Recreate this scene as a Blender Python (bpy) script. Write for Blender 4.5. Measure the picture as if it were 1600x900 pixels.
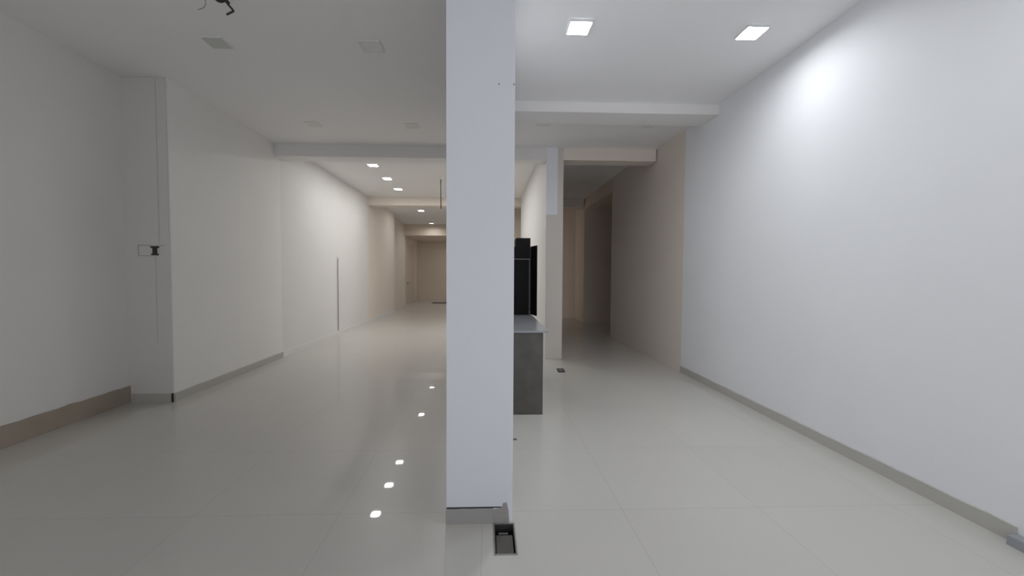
import bpy, bmesh, math, random
from mathutils import Matrix, Vector
random.seed(4)
for o in list(bpy.data.objects): bpy.data.objects.remove(o)
sc = bpy.context.scene
C = sc.collection

# ------------------------------------------------------------------ camera
F_PX, PX, YAW, PITCH, ROLL, CAM_Z = 622.15, 781.57, -.0342, -.0372, .0044, 1.352
fw = Vector((-math.sin(YAW)*math.cos(PITCH), math.cos(YAW)*math.cos(PITCH), math.sin(PITCH)))
rt = Vector((math.cos(YAW), math.sin(YAW), 0)); up = rt.cross(fw)
cr, sr = math.cos(ROLL), math.sin(ROLL)
rt, up = rt*cr+up*sr, up*cr-rt*sr
cam = bpy.data.cameras.new('camera'); co = bpy.data.objects.new('camera', cam); C.objects.link(co)
m3 = Matrix((rt, up, -fw)).transposed()
co.matrix_world = Matrix.Translation((0, 0, CAM_Z)) @ m3.to_4x4()
cam.sensor_fit = 'HORIZONTAL'; cam.sensor_width = 36; cam.lens = F_PX*36/1600
cam.shift_x = (800-PX)/1600; cam.clip_start = .05; cam.clip_end = 100
sc.camera = co

# ------------------------------------------------------------------ light and exposure
sc.view_settings.view_transform = 'Standard'; sc.view_settings.look = 'None'
sc.view_settings.gamma = 1; sc.view_settings.use_curve_mapping = False
sc.view_settings.exposure = 0.45
W = bpy.data.worlds.new('world'); sc.world = W; W.use_nodes = True
W.node_tree.nodes['Background'].inputs[0].default_value = (.55, .62, .75, 1)
W.node_tree.nodes['Background'].inputs[1].default_value = .1

def area(name, loc, target, sx, sy, power, color):
    l = bpy.data.lights.new(name, 'AREA'); l.shape = 'RECTANGLE'; l.size = sx; l.size_y = sy
    l.energy = power; l.color = color
    o = bpy.data.objects.new(name, l); C.objects.link(o); o.location = loc
    o.rotation_euler = (Vector(target)-Vector(loc)).to_track_quat('-Z', 'Y').to_euler()
    return o
# daylight coming in through the open shop front behind the camera
DAY = area('daylight_shopfront', (0.4, -1.5, 1.0), (0.6, 3, 2.6), 4.2, 1.8, 34, (.92, .945, 1.0))
LAMP_E = 180.0        # emission of the near ceiling lamps
FAR_E = 78.0         # of the lamps beyond the beam

H1, H2 = 3.31, 3.40  # ceiling heights before and beyond the first beam
ZB = 3.122           # underside of the beams

# ------------------------------------------------------------------ materials
def new_mat(name):
    m = bpy.data.materials.new(name); m.use_nodes = True
    nt = m.node_tree; b = nt.nodes['Principled BSDF']
    return m, nt, b
def N(nt, t, **k):
    n = nt.nodes.new(t)
    for a, v in k.items(): setattr(n, a, v)
    return n
def coords(nt, scale=(1, 1, 1)):
    g = N(nt, 'ShaderNodeNewGeometry'); mp = N(nt, 'ShaderNodeMapping')
    mp.inputs['Scale'].default_value = scale
    nt.links.new(g.outputs['Position'], mp.inputs['Vector']); return mp.outputs['Vector']
def paint(name, col, var=.04, rough=.6, bump=.12, scale=1.3, spec=.35):
    m, nt, b = new_mat(name)
    v = coords(nt)
    n1 = N(nt, 'ShaderNodeTexNoise'); n1.inputs['Scale'].default_value = scale; n1.inputs['Detail'].default_value = 5
    nt.links.new(v, n1.inputs['Vector'])
    mx = N(nt, 'ShaderNodeMix', data_type='RGBA')
    mx.inputs['A'].default_value = (*[c*(1-var) for c in col], 1)
    mx.inputs['B'].default_value = (*[min(1, c*(1+var)) for c in col], 1)
    nt.links.new(n1.outputs['Fac'], mx.inputs['Factor']); nt.links.new(mx.outputs['Result'], b.inputs['Base Color'])
    n2 = N(nt, 'ShaderNodeTexNoise'); n2.inputs['Scale'].default_value = 60; n2.inputs['Detail'].default_value = 3
    nt.links.new(v, n2.inputs['Vector'])
    bp = N(nt, 'ShaderNodeBump'); bp.inputs['Strength'].default_value = bump; bp.inputs['Distance'].default_value = .002
    nt.links.new(n2.outputs['Fac'], bp.inputs['Height']); nt.links.new(bp.outputs['Normal'], b.inputs['Normal'])
    b.inputs['Roughness'].default_value = rough; b.inputs['Specular IOR Level'].default_value = spec
    return m
def flat(name, col, rough=.5, metal=0, spec=.5):
    m, nt, b = new_mat(name)
    v = coords(nt); n1 = N(nt, 'ShaderNodeTexNoise'); n1.inputs['Scale'].default_value = 25
    nt.links.new(v, n1.inputs['Vector'])
    mx = N(nt, 'ShaderNodeMix', data_type='RGBA')
    mx.inputs['A'].default_value = (*[c*.93 for c in col], 1); mx.inputs['B'].default_value = (*[min(1, c*1.07) for c in col], 1)
    nt.links.new(n1.outputs['Fac'], mx.inputs['Factor']); nt.links.new(mx.outputs['Result'], b.inputs['Base Color'])
    b.inputs['Roughness'].default_value = rough; b.inputs['Metallic'].default_value = metal
    b.inputs['Specular IOR Level'].default_value = spec
    return m
def lamp_mat(name, col, e):
    m, nt, b = new_mat(name)
    b.inputs['Base Color'].default_value = (.8, .8, .8, 1)
    b.inputs['Emission Color'].default_value = (*col, 1); b.inputs['Emission Strength'].default_value = e
    return m
def tile_floor():
    m, nt, b = new_mat('polished_tile')
    g = N(nt, 'ShaderNodeNewGeometry'); sp = N(nt, 'ShaderNodeSeparateXYZ')
    nt.links.new(g.outputs['Position'], sp.inputs[0])
    def mth(op, a, bb=None, c=None):
        n = N(nt, 'ShaderNodeMath', operation=op)
        for i, x in enumerate((a, bb, c)):
            if x is None: continue
            if isinstance(x, (int, float)): n.inputs[i].default_value = x
            else: nt.links.new(x, n.inputs[i])
        return n.outputs[0]
    def joint(axis, off):
        t = mth('DIVIDE', mth('SUBTRACT', sp.outputs[axis], off), .8)
        fr = mth('ABSOLUTE', mth('SUBTRACT', mth('FRACT', mth('ADD', t, .5)), .5))   # 0 at a joint
        return mth('LESS_THAN', fr, .0016/.8), mth('FLOOR', t)
    jx, ix = joint(0, -.021); jy, iy = joint(1, 2.212)
    j = mth('MAXIMUM', jx, jy)
    cv = N(nt, 'ShaderNodeCombineXYZ'); nt.links.new(ix, cv.inputs[0]); nt.links.new(iy, cv.inputs[1])
    wn = N(nt, 'ShaderNodeTexWhiteNoise', noise_dimensions='3D'); nt.links.new(cv.outputs[0], wn.inputs['Vector'])
    ns = N(nt, 'ShaderNodeTexNoise'); ns.inputs['Scale'].default_value = 2.2; ns.inputs['Detail'].default_value = 6
    nt.links.new(g.outputs['Position'], ns.inputs['Vector'])
    f = mth('ADD', mth('MULTIPLY', wn.outputs['Value'], .35), mth('MULTIPLY', ns.outputs['Fac'], .65))
    mx = N(nt, 'ShaderNodeMix', data_type='RGBA')
    mx.inputs['A'].default_value = (.55, .532, .497, 1); mx.inputs['B'].default_value = (.595, .577, .542, 1)
    nt.links.new(f, mx.inputs['Factor'])
    m2 = N(nt, 'ShaderNodeMix', data_type='RGBA'); m2.inputs['B'].default_value = (.45, .435, .405, 1)
    nt.links.new(j, m2.inputs['Factor']); nt.links.new(mx.outputs['Result'], m2.inputs['A'])
    nt.links.new(m2.outputs['Result'], b.inputs['Base Color'])
    r = N(nt, 'ShaderNodeTexNoise'); r.inputs['Scale'].default_value = 1.1; r.inputs['Detail'].default_value = 3
    nt.links.new(g.outputs['Position'], r.inputs['Vector'])
    # satin body with a clear polish on top: sharp lamp images inside a soft sheen
    b.inputs['Roughness'].default_value = .32; b.inputs['Specular IOR Level'].default_value = .35
    b.inputs['Coat Weight'].default_value = .55; b.inputs['Coat Roughness'].default_value = .02
    b.inputs['Coat IOR'].default_value = 1.45
    return m
M = dict(
    white=paint('white_wall_paint', (.87, .87, .885)),
    left=paint('dull_white_wall_paint', (.82, .81, .78), var=.06),
    ceil=paint('white_ceiling_paint', (.89, .88, .875), var=.02),
    ceilfar=paint('warm_white_ceiling_paint', (.89, .875, .86), var=.02),
    piershade=paint('pier_shade_tint', (.73, .705, .68), var=.06),  # shade of the pier front put into the base colour
    patch2=paint('white_patch', (.87, .87, .90), var=.03),
    dullbeige=paint('dull_beige', (.70, .655, .61)),  # duller beige on the end face of the partition
    whiteleft=paint('off_white_wall_paint', (.86, .85, .83)),
    cream2=paint('beige_wall_paint', (.84, .75, .67)),
    cream=paint('cream_wall_paint', (.80, .785, .765)),
    tan=paint('tan_wall_paint', (.80, .69, .59)),
    beam=paint('beam_paint', (.86, .84, .82), var=.03),
    floor=tile_floor(),
    skirt=paint('tile_skirting', (.50, .485, .45), rough=.25, bump=.02, spec=.5),
    skirtcol=paint('grey_tile_skirting', (.34, .325, .315), rough=.3, bump=.02, spec=.5),
    skirtold=paint('old_beige_skirting', (.40, .335, .27), var=.15, rough=.5, scale=5),
    grey=paint('grey_block', (.33, .34, .36), rough=.5),
    raw=paint('broken_plaster', (.36, .34, .32), var=.3, rough=.9, bump=.8, scale=18),
    dark=flat('dark_gap', (.02, .018, .016), .8),
    black=flat('black_satin', (.007, .0065, .006), .55, spec=.12),
    seam=flat('grey_seam', (.16, .155, .15), .4),
    stone=flat('grey_stone_top', (.30, .305, .32), .25),
    board=paint('dark_grey_laminate', (.105, .098, .09), var=.35, rough=.45, bump=.05, scale=9),
    boxm=flat('dark_metal_box', (.035, .032, .03), .6),
    rim=flat('worn_metal_rim', (.28, .27, .25), .5, .3),
    cable=flat('dark_cable', (.03, .025, .022), .6),
    off=flat('unlit_diffuser', (.60, .61, .58), .5),
    offpale=flat('pale_unlit_diffuser', (.80, .79, .77), .5),
    lampwall=lamp_mat('cool_lamp_dimmer', (.93, .97, 1.0), LAMP_E*.46),
    lampfill=lamp_mat('added_fill_lamp', (1.0, .995, .985), FAR_E*1.6),  # for the added fill lamps hidden behind the column
    frame=flat('white_lamp_frame', (.8, .8, .8), .4),
    door=paint('brown_door', (.66, .565, .48), rough=.45),
    patch=paint('bluish_white_patch', (.70, .71, .745), var=.03),
    lamp=lamp_mat('cool_lamp', (.93, .97, 1.0), LAMP_E),
    lampfar=lamp_mat('neutral_lamp', (1.0, .995, .985), FAR_E),
)

# ------------------------------------------------------------------ builders
def link(name, bm, mat, parent=None, bevel=0, smooth=False):
    me = bpy.data.meshes.new(name)
    bmesh.ops.recalc_face_normals(bm, faces=bm.faces)
    bm.to_mesh(me); bm.free()
    if smooth:
        for p in me.polygons: p.use_smooth = True
    me.materials.append(M[mat])
    o = bpy.data.objects.new(name, me); C.objects.link(o)
    if parent: o.parent = parent
    if bevel:
        md = o.modifiers.new('bevel', 'BEVEL'); md.width = bevel; md.segments = 2; md.limit_method = 'ANGLE'
    return o
def box(bm, x0, x1, y0, y1, z0, z1):
    v = [bm.verts.new((x, y, z)) for z in (z0, z1) for y in (y0, y1) for x in (x0, x1)]
    for f in ((0, 1, 3, 2), (4, 6, 7, 5), (0, 4, 5, 1), (1, 5, 7, 3), (3, 7, 6, 2), (2, 6, 4, 0)):
        bm.faces.new([v[i] for i in f])
    return bm
def prism(bm, pts, z0, z1, lean=None):
    """vertical prism over a floor polygon; lean shifts the top in x"""
    lean = lean or [0]*len(pts)
    a = [bm.verts.new((x, y, z0)) for x, y in pts]
    b = [bm.verts.new((x+l, y, z1)) for (x, y), l in zip(pts, lean)]
    bm.faces.new(a[::-1]); bm.faces.new(b)
    n = len(pts)
    for i in range(n): bm.faces.new((a[i], a[(i+1) % n], b[(i+1) % n], b[i]))
    return bm
def tube(bm, pts, r, seg=10):
    pts = [Vector(p) for p in pts]; rings = []
    for i, p in enumerate(pts):
        d = (pts[min(i+1, len(pts)-1)]-pts[max(i-1, 0)]).normalized()
        q = d.to_track_quat('Z', 'Y'); rr = r if not hasattr(r, '__len__') else r[i]
        rings.append([bm.verts.new(p+q @ Vector((rr*math.cos(t*2*math.pi/seg), rr*math.sin(t*2*math.pi/seg), 0))) for t in range(seg)])
    for a, b in zip(rings, rings[1:]):
        for t in range(seg): bm.faces.new((a[t], a[(t+1) % seg], b[(t+1) % seg], b[t]))
    bm.faces.new(rings[0][::-1]); bm.faces.new(rings[-1])
    return bm
def nb(): return bmesh.new()
def struct(name, bm, mat, **k):
    o = link(name, bm, mat, **k); o['kind'] = 'structure'; return o
def tag(o, label, cat, group=None):
    o['label'] = label; o['category'] = cat
    if group: o['group'] = group
    return o
def thing(name, loc, label, cat, group=None, rz=0):
    o = bpy.data.objects.new(name, None); C.objects.link(o); o.location = loc; o.rotation_euler = (0, 0, rz)
    o.empty_display_size = .1
    return tag(o, label, cat, group)

# ------------------------------------------------------------------ the shell
YF = -1.7                                            # shop front line behind the camera
HX0, HX1, HY0, HY1 = .045, .148, 1.865, 2.095        # pit of the floor box
bm = nb()
xs, ys = [-3.95, HX0, HX1, 4.8], [YF, HY0, HY1, 20.6]
for i in range(3):
    for j in range(3):
        if i == 1 and j == 1: continue
        bm.faces.new([bm.verts.new(p) for p in ((xs[i], ys[j], 0), (xs[i+1], ys[j], 0), (xs[i+1], ys[j+1], 0), (xs[i], ys[j+1], 0))])
bmesh.ops.remove_doubles(bm, verts=bm.verts, dist=1e-5)
e = [g for g in bm.edges if g.is_boundary]
r = bmesh.ops.extrude_edge_only(bm, edges=e)
bmesh.ops.translate(bm, verts=[v for v in r['geom'] if isinstance(v, bmesh.types.BMVert)], vec=(0, 0, -.12))
struct('floor', bm, 'floor')
struct('ceiling', box(nb(), -3.95, 2.95, YF, 6.25, H1, H1+.25), 'ceil')
bm = nb(); box(bm, -3.7, 2.95, 6.53, 20.6, H2, H2+.2)
struct('ceiling_far', bm, 'ceilfar')

# left side: near wall, the pier that steps out, the long wall
NL = -3.69
struct('wall_left', prism(nb(), [(NL, YF), (NL+.0, 4.22), (NL-.2, 4.22), (NL-.2, YF)], 0, H1), 'left')
struct('wall_left_middle', prism(nb(), [(-3.25, 4.22), (-3.235, 6.4), (-3.89, 6.4), (-3.89, 4.22)], 0, H1, [.012, 0, 0, 0]), 'whiteleft')
struct('wall_pier_shade', box(nb(), NL, -3.2515, 4.205, 4.2199, 0, H1-.002), 'piershade')  # thin facing whose darker colour stands in for shade on the pier
struct('wall_left_far', prism(nb(), [(-3.235, 6.4), (-3.205, 10.9), (-3.7, 10.9), (-3.7, 6.4)], 0, H2), 'cream')
struct('wall_left_rear', prism(nb(), [(-3.205, 10.9), (-3.185, 13.9), (-3.7, 13.9), (-3.7, 10.9)], 0, H2), 'cream2')
struct('wall_left_back', prism(nb(), [(-3.45, 13.9), (-3.45, 17.0), (-3.7, 17.0), (-3.7, 13.9)], 0, H2), 'cream2')
struct('wall_recess', prism(nb(), [(-3.45, 17.0), (-3.45, 20.4), (-3.7, 20.4), (-3.7, 17.0)], 0, H2), 'tan')
# right side
struct('wall_right', prism(nb(), [(2.68, YF), (2.68, 5.36), (2.95, 5.36), (2.95, YF)], 0, H1, [0, 0, 0, 0]), 'white')
bm = nb(); box(bm, 2.68, 2.95, 5.361, 8.5, 0, H2)
struct('wall_right_far', bm, 'cream2')
bm = nb(); box(bm, 2.68, 2.95, 8.5, 10.9, 3.11, H2); box(bm, 2.68, 2.95, 10.9, 12.2, 0, H2)
struct('wall_right_back', bm, 'tan')
bm = nb(); box(bm, 2.95, 4.6, 8.3, 8.5, 0, 3.2); box(bm, 2.95, 4.6, 10.9, 11.1, 0, 3.2); box(bm, 4.6, 4.75, 8.3, 11.1, 0, 3.2); box(bm, 2.95, 4.75, 8.3, 11.1, 3.2, 3.3)
struct('wall_side_room', bm, 'tan')
# walls at the back
struct('wall_back', box(nb(), -3.5, -.4, 20.3, 20.5, 0, H2), 'tan')
struct('wall_inner', box(nb(), -.6, -.4, 12.2, 20.3, 0, H2), 'cream')
struct('wall_back_right', box(nb(), -.6, 2.9, 12.0, 12.2, 0, H2), 'tan')
struct('wall_partition', box(nb(), .93, 1.195, 6.25, 10.9, 0, H2), 'cream')
struct('trim_12', box(box(nb(), .93, 1.195, 6.244, 6.2495, .001, 2.27), 1.105, 1.195, 6.244, 6.2495, 2.27, H1), 'dullbeige')
struct('trim_13', box(nb(), .93, 1.105, 6.244, 6.2495, 2.27, H1), 'patch2')
# shop front: wide opening to daylight
bm = nb(); box(bm, -3.9, -1.9, YF-.15, YF, 0, H1); box(bm, -1.9, 2.95, YF-.15, YF, 2.75, H1)
struct('wall_front', bm, 'white')
# beams
struct('trim_1', box(nb(), -3.24, .9295, 6.25, 6.53, ZB, H2+.1), 'beam')
struct('trim_2', box(nb(), 1.1955, 2.66, 6.25, 6.53, ZB, H2+.1), 'cream2')
struct('trim_3', box(nb(), .149, 2.69, 4.59, 4.95, 3.195, H1+.02), 'beam')
struct('trim_4', box(nb(), -.2, .145, 5.65, 6.25, 3.195, H1+.02), 'beam')
struct('trim_5', box(nb(), -3.21, 2.66, 10.9, 11.25, 3.17, H2+.02), 'cream2')
struct('trim_6', box(nb(), -3.46, -.6, 17.0, 20.3, 2.93, H2+.02), 'tan')

# ------------------------------------------------------------------ skirting
def irregular(bm, p0, p1, h, t, side, n=30, amp=.004):
    """skirting strip along p0-p1 with a slightly uneven top edge; side = unit normal into the room"""
    p0, p1 = Vector(p0), Vector(p1); rows = []
    for i in range(n+1):
        p = p0.lerp(p1, i/n); hh = h+random.uniform(-amp, amp); q = p+Vector(side)*t
        rows.append([bm.verts.new(c) for c in ((p.x, p.y, 0), (q.x, q.y, 0), (q.x, q.y, hh), (p.x, p.y, hh))])
    for a, b in zip(rows, rows[1:]):
        for k in range(4): bm.faces.new((a[k], a[(k+1) % 4], b[(k+1) % 4], b[k]))
    bm.faces.new(rows[0]); bm.faces.new(rows[-1][::-1])
    return bm
struct('baseboard_left', irregular(nb(), (NL, YF), (NL, 4.21), .172, .016, (1, 0), 60, .006), 'skirtold')
struct('baseboard_left_middle', irregular(nb(), (-3.25, 4.22), (-3.235, 6.4), .088, .012, (1, 0), 20, .002), 'skirt')
struct('baseboard_left_far', irregular(nb(), (-3.235, 6.4), (-3.185, 13.9), .085, .012, (1, 0), 20, .002), 'cream')
struct('baseboard_pier', irregular(nb(), (NL+.02, 4.205), (-3.262, 4.205), .088, .012, (0, -1), 8, .002), 'skirt')
struct('baseboard_right', irregular(nb(), (2.68, 1.87), (2.68, 5.358), .085, .012, (-1, 0), 30, .003), 'skirt')
struct('trim_7', box(nb(), 2.62, 2.68, 1.45, 1.868, 0, .05), 'grey')
struct('trim_8', box(nb(), -3.258, -3.244, 4.192, 4.204, .0, .092), 'dark')

# ------------------------------------------------------------------ column
CX0, CX1, CY0, CY1 = -.212, .145, 2.11, 5.65
col = thing('column', (-.03, 2.28, 0), 'white plastered pier in the foreground splitting the hall in two', 'column')
def at(o, dx, dy, dz=0):  # shift world-space mesh into parent's frame
    o.location = (dx, dy, dz); return o
def rel(o, root): o.location = -root.location; return o
bm = nb()
# chipped lower right front corner
ch = .018
lo = [(CX0, CY0), (CX1-ch, CY0), (CX1, CY0+ch), (CX1, CY1), (CX0, CY1)]
def ring(z, c): return [bm.verts.new(p) for p in ((CX0, CY0, z), (CX1-c, CY0, z), (CX1, CY0+c, z), (CX1, CY1, z), (CX0, CY1, z))]
rs = [ring(0, .022), ring(.11, .022), ring(.16, .016), ring(.26, .004), ring(.4, .002), ring(H1-.001, .002)]
for a, b in zip(rs, rs[1:]):
    for k in range(5): bm.faces.new((a[k], a[(k+1) % 5], b[(k+1) % 5], b[k]))
bm.faces.new(rs[0][::-1]); bm.faces.new(rs[-1])
rel(link('shaft', bm, 'patch', col), col)
bm = nb()
xs_ = [CX0-.003+i*(.04+.003-CX0)/14 for i in range(15)]
a = [(x, CY0-.010) for x in xs_]
rows = []
for x in xs_:
    h = .083+random.uniform(-.0015, .0015)
    rows.append([bm.verts.new(p) for p in ((x, CY0-.0005, 0), (x, CY0-.010, 0), (x, CY0-.010, h), (x, CY0-.0005, h))])
for a, b in zip(rows, rows[1:]):
    for k in range(4): bm.faces.new((a[k], a[(k+1) % 4], b[(k+1) % 4], b[k]))
bm.faces.new(rows[0]); bm.faces.new(rows[-1][::-1])
s = rel(link('skirting', bm, 'skirtcol', col), col)
bm = nb(); box(bm, CX0, .085, CY0-.004, CY0-.0005, .0845, .0885)
rel(link('skirting_gap', bm, 'dark', col), col)
bm = nb()   # raw plaster where the skirting is missing
pts = [(.042, 0), (.042, .075), (.088, .082), (.092, .108), (.112, .112), (.122, .07), (.128, 0)]
f = [bm.verts.new((x, CY0-.0015, z)) for x, z in pts]; b_ = [bm.verts.new((x, CY0+.004, z)) for x, z in pts]
bm.faces.new(f); bm.faces.new(b_[::-1])
for k in range(len(pts)): bm.faces.new((f[k], f[(k+1) % len(pts)], b_[(k+1) % len(pts)], b_[k]))
o = rel(link('broken_plaster', bm, 'raw', col), col); o['label'] = 'bare rough plaster where the skirting tile is missing'
for x, z in ((.062, 2.335), (.139, 2.335)):
    bm = nb(); tube(bm, [(x, CY0+.001, z), (x, CY0-.004, z)], .0035)
    rel(link('nail', bm, 'seam', col), col)

# floor box sunk in the floor at the foot of the column
fb = thing('floor_box', (.0965, 1.98, 0), 'open dark metal floor box sunk in the tiles at the foot of the column', 'floor box')
bm = nb(); t = .006
for x0, x1, y0, y1 in ((HX0-t, HX0+.001, HY0-t, HY1+t), (HX1-.001, HX1+t, HY0-t, HY1+t), (HX0, HX1, HY0-t, HY0+.001), (HX0, HX1, HY1-.001, HY1+t)):
    box(bm, x0, x1, y0, y1, .0003, .003)
rel(link('rim', bm, 'rim', fb), fb)
bm = nb(); g = .002
box(bm, HX0+g, HX1-g, HY0+g, HY1-g, -.062, -.056)
for x0, x1, y0, y1 in ((HX0+g, HX0+2*g, HY0+g, HY1-g), (HX1-2*g, HX1-g, HY0+g, HY1-g), (HX0+g, HX1-g, HY0+g, HY0+2*g), (HX0+g, HX1-g, HY1-2*g, HY1-g)):
    box(bm, x0, x1, y0, y1, -.058, .0002)
rel(link('box_shell', bm, 'boxm', fb), fb)
bm = nb(); box(bm, HX0+.007, HX1-.010, HY0+.012, HY1-.075, -.055, -.010)
rel(link('terminal_cover', bm, 'board', fb, bevel=.003), fb)
bm = nb(); box(bm, HX0+.022, HX1-.032, HY1-.052, HY1-.044, -.054, -.018)
o = rel(link('bracket', bm, 'rim', fb), fb); o['label'] = 'pale metal bracket'

# ------------------------------------------------------------------ counter with its stone top
ct = thing('counter', (.3, 4.6, 0), 'dark grey counter with a thin stone top behind the column', 'counter')
bm = nb(); box(bm, .147, .540, 3.752, 5.60, 0, .786); rel(link('body', bm, 'board', ct, bevel=.002), ct)
bm = nb(); box(bm, .147, .592, 3.745, 5.63, .787, .806); rel(link('countertop', bm, 'stone', ct, bevel=.002), ct)
bm = nb(); box(bm, .15, .530, 3.756, 3.76, .0, .01); rel(link('plinth_line', bm, 'dark', ct), ct)

# black upright cabinet standing on the counter
cb = thing('cabinet', (.38, 5.36, .807), 'glossy black upright cabinet standing on the back of the counter', 'cabinet')
Z0 = .807
bm = nb(); box(bm, .15, .573, 5.2, 5.56, Z0, 1.695); rel(link('body', bm, 'black', cb, bevel=.004), cb)
bm = nb(); box(bm, .383, .571, 5.2, 5.5, 1.696, 1.812); rel(link('top_box', bm, 'black', cb, bevel=.003), cb)
bm = nb(); box(bm, .15, .572, 5.190, 5.199, 1.532, 1.541); rel(link('seam_strip', bm, 'seam', cb), cb)
bm = nb(); box(bm, .556, .5605, 5.192, 5.199, Z0+.004, 1.53); rel(link('edge_strip', bm, 'seam', cb), cb)
bm = nb(); prism(bm, [(.578, 5.25), (.590, 5.25), (.640, 5.02), (.628, 5.02)], Z0+.003, 1.705)
rel(link('door', bm, 'black', cb, bevel=.002), cb)
bm = nb(); tube(bm, [(.566, 5.186, Z0+.015), (.566, 5.186, Z0+.05)], .006); rel(link('hinge', bm, 'seam', cb), cb)

# small covers and scraps on the floor
fs = thing('floor_socket', (1.035, 5.47, 0), 'small black floor socket cover set in the tiles before the passage', 'floor socket')
bm = nb(); prism(bm, [(.982, 5.365), (1.080, 5.365), (1.092, 5.575), (.994, 5.575)], .0005, .006); rel(link('cover', bm, 'boxm', fs, bevel=.001), fs)
bm = nb(); prism(bm, [(1.005, 5.42), (1.058, 5.42), (1.066, 5.52), (1.013, 5.52)], .0062, .009); rel(link('flap', bm, 'seam', fs), fs)
bm = nb(); box(bm, .205, .25, 3.172, 3.192, .0005, .008)
tag(link('metal_clip', bm, 'seam'), 'tiny dark metal clip lying on the tiles between column and counter', 'clip')
bm = nb(); prism(bm, [(-2.44, 17.85), (-1.72, 17.85), (-1.72, 17.95), (-2.44, 17.95)], .0005, .03)
tag(link('floor_strip', bm, 'cable'), 'thin dark strip lying across the floor at the far end', 'strip')

# ------------------------------------------------------------------ lamps
def lamp(x, y, z, lit, label, group, rim=.012, far=False, proto={}):
    key = (lit, rim)
    if key not in proto:
        r = thing('ceiling_lamp', (x, y, z), label, 'ceiling lamp', group)
        s, w = .082, .006
        bm = nb()
        for a in ((-s-w, s+w, -s-w, -s), (-s-w, s+w, s, s+w), (-s-w, -s, -s, s), (s, s+w, -s, s)): box(bm, *a, -rim, -.0005)
        fr_ = link('frame', bm, 'boxm' if rim > .025 else 'frame', r)
        if rim > .025: fr_['label'] = 'dark deep frame'
        bm = nb()
        box(bm, -s+.001, s-.001, -s+.001, s-.001, -rim*.8+(.006 if lit and rim > .02 else 0), -.001) if lit in (0, 3) else None
        if lit in (1, 2, 4, 5):
            zz = -.002 if rim > .02 else -rim+.001
            cr_, pts = .034, []
            for cx_, cy_, a0 in ((1, 1, 0), (-1, 1, 90), (-1, -1, 180), (1, -1, 270)):
                for k in range(6):
                    t = math.radians(a0+k*18)
                    pts.append((cx_*(s-cr_)+cr_*math.cos(t), cy_*(s-cr_)+cr_*math.sin(t), zz))
            bm.faces.new([bm.verts.new(p) for p in pts][::-1])
        d = link('diffuser', bm, {0: 'off', 1: 'lamp', 2: 'lampfar', 3: 'offpale', 4: 'lampwall', 5: 'lampfill'}[lit], r)
        d['label'] = 'glowing white diffuser' if lit in (1, 2, 4, 5) else 'unlit grey diffuser'
        proto[key] = r
        return r
    src = proto[key]; r = src.copy(); C.objects.link(r); r.location = (x, y, z); r['label'] = label; r['group'] = group
    for ch in src.children:
        c = ch.copy(); C.objects.link(c); c.parent = r
    return r
G1, G2, G3 = 'lit ceiling lamps on the right', 'lit ceiling lamps beyond the beam', 'unlit ceiling lamps'
lamp(.725, 3.2, H1, 1, 'lit square ceiling lamp right beside the column top', G1, rim=.022)
lamp(2.128, 3.21, H1, 4, 'lit square ceiling lamp close to the right white wall', G1, rim=.022)
lamp(2.128, 1.05, H1, 4, 'lit square ceiling lamp nearest the shop front, right wall side', G1)
lamp(-2.165, 7.73, H2, 2, 'lit ceiling lamp beyond the left beam, nearest of the row', G2)
lamp(-2.165, 8.80, H2, 2, 'lit ceiling lamp beyond the left beam, second of the row', G2)
lamp(-2.165, 9.88, H2, 2, 'lit ceiling lamp beyond the left beam, third of the row', G2)
lamp(-2.165, 13.25, H2, 2, 'lit ceiling lamp standing apart, farthest visible of the row', G2)
lamp(-2.25, 16.4, H2, 2, 'deep set ceiling lamp at the far end, seen as a floor reflection', G2, rim=.03)
lamp(-.55, 7.73, H2, 5, 'added fill lamp beyond the beam, unseen behind the column, nearest', G2)  # extra row out of sight, added to brighten the far hall
lamp(-.55, 8.80, H2, 5, 'added fill lamp beyond the beam, unseen behind the column, middle', G2)
lamp(-.55, 9.88, H2, 5, 'added fill lamp beyond the beam, unseen behind the column, farthest', G2)
lamp(-.55, 13.25, H2, 5, 'added fill lamp beyond the beam, unseen behind the column, deep in the hall', G2)
lamp(-1.3, 18.6, 2.93, 2, 'added fill lamp in the far recess, unseen behind the column', G2)  # added out of sight to brighten the recess
lamp(-2.3, 3.55, H1, 0, 'unlit ceiling lamp near the hanging wires', G3)
lamp(-1.0, 3.55, H1, 3, 'unlit ceiling lamp on the left ceiling nearer the column', G3)
lamp(-2.3, 5.42, H1, 3, 'unlit ceiling lamp before the left beam, nearer the left wall', G3, rim=.006)
lamp(-1.0, 5.42, H1, 3, 'unlit ceiling lamp before the left beam, nearer the column', G3, rim=.006)
lamp(.743, 5.26, H1, 3, 'unlit ceiling lamp behind the right beam, nearer the column', G3, rim=.006)
lamp(2.134, 5.26, H1, 3, 'unlit ceiling lamp behind the right beam, nearer the right wall', G3, rim=.006)

# fan rod hanging from the far ceiling
fr = thing('fan_rod', (-.98, 8.6, H2), 'thin dark rod hanging from the ceiling beyond the left beam', 'rod')
bm = nb(); tube(bm, [(0, 0, -.001), (0, 0, -.68)], .011); link('rod', bm, 'cable', fr, smooth=True)
bm = nb(); tube(bm, [(0, 0, -.0005), (0, 0, -.02), (0, 0, -.06)], [.03, .03, .013], 16); link('canopy', bm, 'ceilfar', fr, smooth=True)

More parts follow.
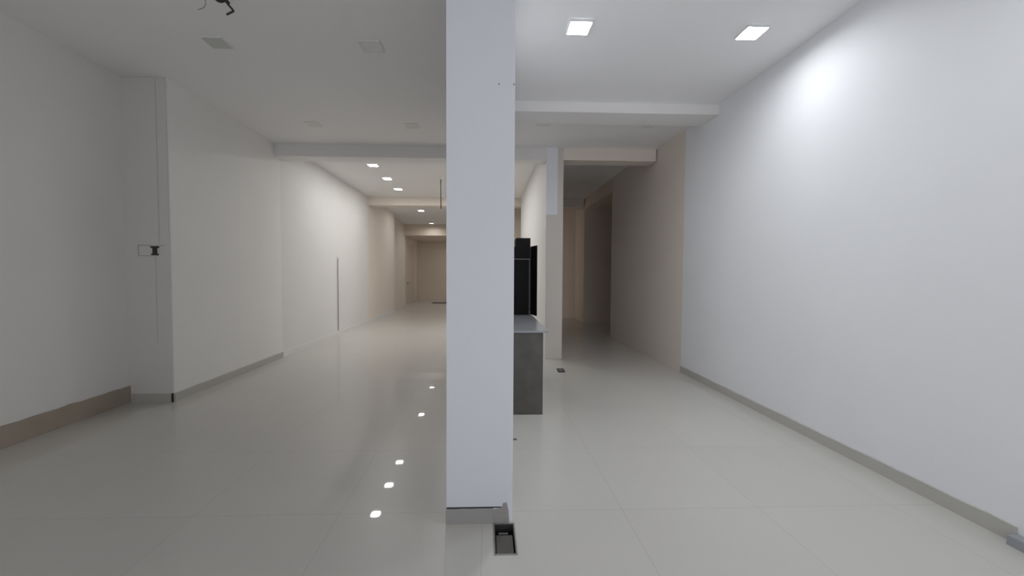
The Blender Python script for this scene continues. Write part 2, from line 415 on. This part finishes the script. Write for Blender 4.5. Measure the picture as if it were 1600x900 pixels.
# loose wires at the ceiling, top left
wr = thing('ceiling_wires', (-1.8, 2.8, 3.31), 'tangle of dark loose wires hanging from the left ceiling', 'wires')
def cw(pts, r, name):
    bm = nb(); P = [Vector(p) for p in pts]; out = []
    for i in range(len(P)-1):
        a, b, c, d = P[max(i-1, 0)], P[i], P[i+1], P[min(i+2, len(P)-1)]
        for k in range(6):
            t = k/6
            out.append(.5*((2*b)+(c-a)*t+(2*a-5*b+4*c-d)*t*t+(3*b-a-3*c+d)*t**3))
    out.append(P[-1]); tube(bm, out, r, 8); link(name, bm, 'cable', wr, smooth=True)
def wp(pts): return [(x+1.8, y-2.8, z-3.31) for x, y, z in pts]
cw(wp([(-1.86, 2.78, 3.31), (-1.85, 2.79, 3.22), (-1.815, 2.8, 3.18), (-1.79, 2.8, 3.166), (-1.756, 2.8, 3.172), (-1.74, 2.81, 3.155)]), .012, 'wire_stub')
cw(wp([(-1.77, 2.83, 3.31), (-1.765, 2.82, 3.2), (-1.752, 2.8, 3.165), (-1.732, 2.8, 3.137), (-1.705, 2.8, 3.106), (-1.712, 2.8, 3.098), (-1.75, 2.8, 3.078)]), .0065, 'wire_stub')
cw(wp([(-1.89, 2.8, 3.31), (-1.888, 2.8, 3.2), (-1.886, 2.8, 3.15), (-1.9, 2.8, 3.12), (-1.938, 2.8, 3.106)]), .0016, 'thin_wire')
bm = nb(); tube(bm, [(-.03, 0, -.0005), (-.03, 0, -.014)], .06, 14); link('junction_ring', bm, 'cable', wr)

# cable chase and black clip on the left pier
pc = thing('wall_bracket', (-3.39, 4.2045, 1.52), 'black I-shaped bracket on the left pier at switch height', 'bracket')
bm = nb(); yb = -.012
for a in ((-.040, .040, .075, .093), (-.034, .034, .0, .016), (-.020, .020, .016, .075)): box(bm, a[0], a[1], yb, -.0005, a[2], a[3])
link('clip', bm, 'boxm', pc)
bp_ = nb()
for a in ((-.165, -.045, .100, .103), (-.165, -.045, -.008, -.005), (-.168, -.165, -.008, .103)): box(bp_, a[0], a[1], -.0018, -.0004, a[2], a[3])
link('plate_outline', bp_, 'seam', pc)
link('plaster_seam', box(nb(), .045, .10, -.0018, -.0004, .100, .103), 'seam', pc)
struct('trim_9', box(nb(), -3.352, -3.340, 4.2025, 4.2049, 1.65, H1-.01), 'off')
struct('trim_10', box(nb(), -3.395, -3.385, 4.2032, 4.2049, .62, 1.50), 'off')

# dark cable down the far left wall
cx = -3.2125
wc = thing('wall_cable', (cx, 8.7, .09), 'thin dark cable running down the cream left wall to the skirting', 'cable')
bm = nb(); tube(bm, [(.009, 0, 0), (.009, 0, 1.545)], .0062); link('cable', bm, 'cable', wc)
bm = nb(); tube(bm, [(.009, -.02, 1.6), (.009, -.004, 1.545), (.009, .12, 1.55)], .003, 6); link('cable_end', bm, 'seam', wc)

# door in the side wall of the far recess
d = struct('door_1', box(nb(), -3.449, -3.435, 17.15, 19.0, 0, 2.62), 'door')
bm = nb(); tube(bm, [(-3.435, 17.28, .9), (-3.38, 17.28, .9), (-3.38, 17.42, .9)], .014)
link('door_handle', bm, 'cable', d)
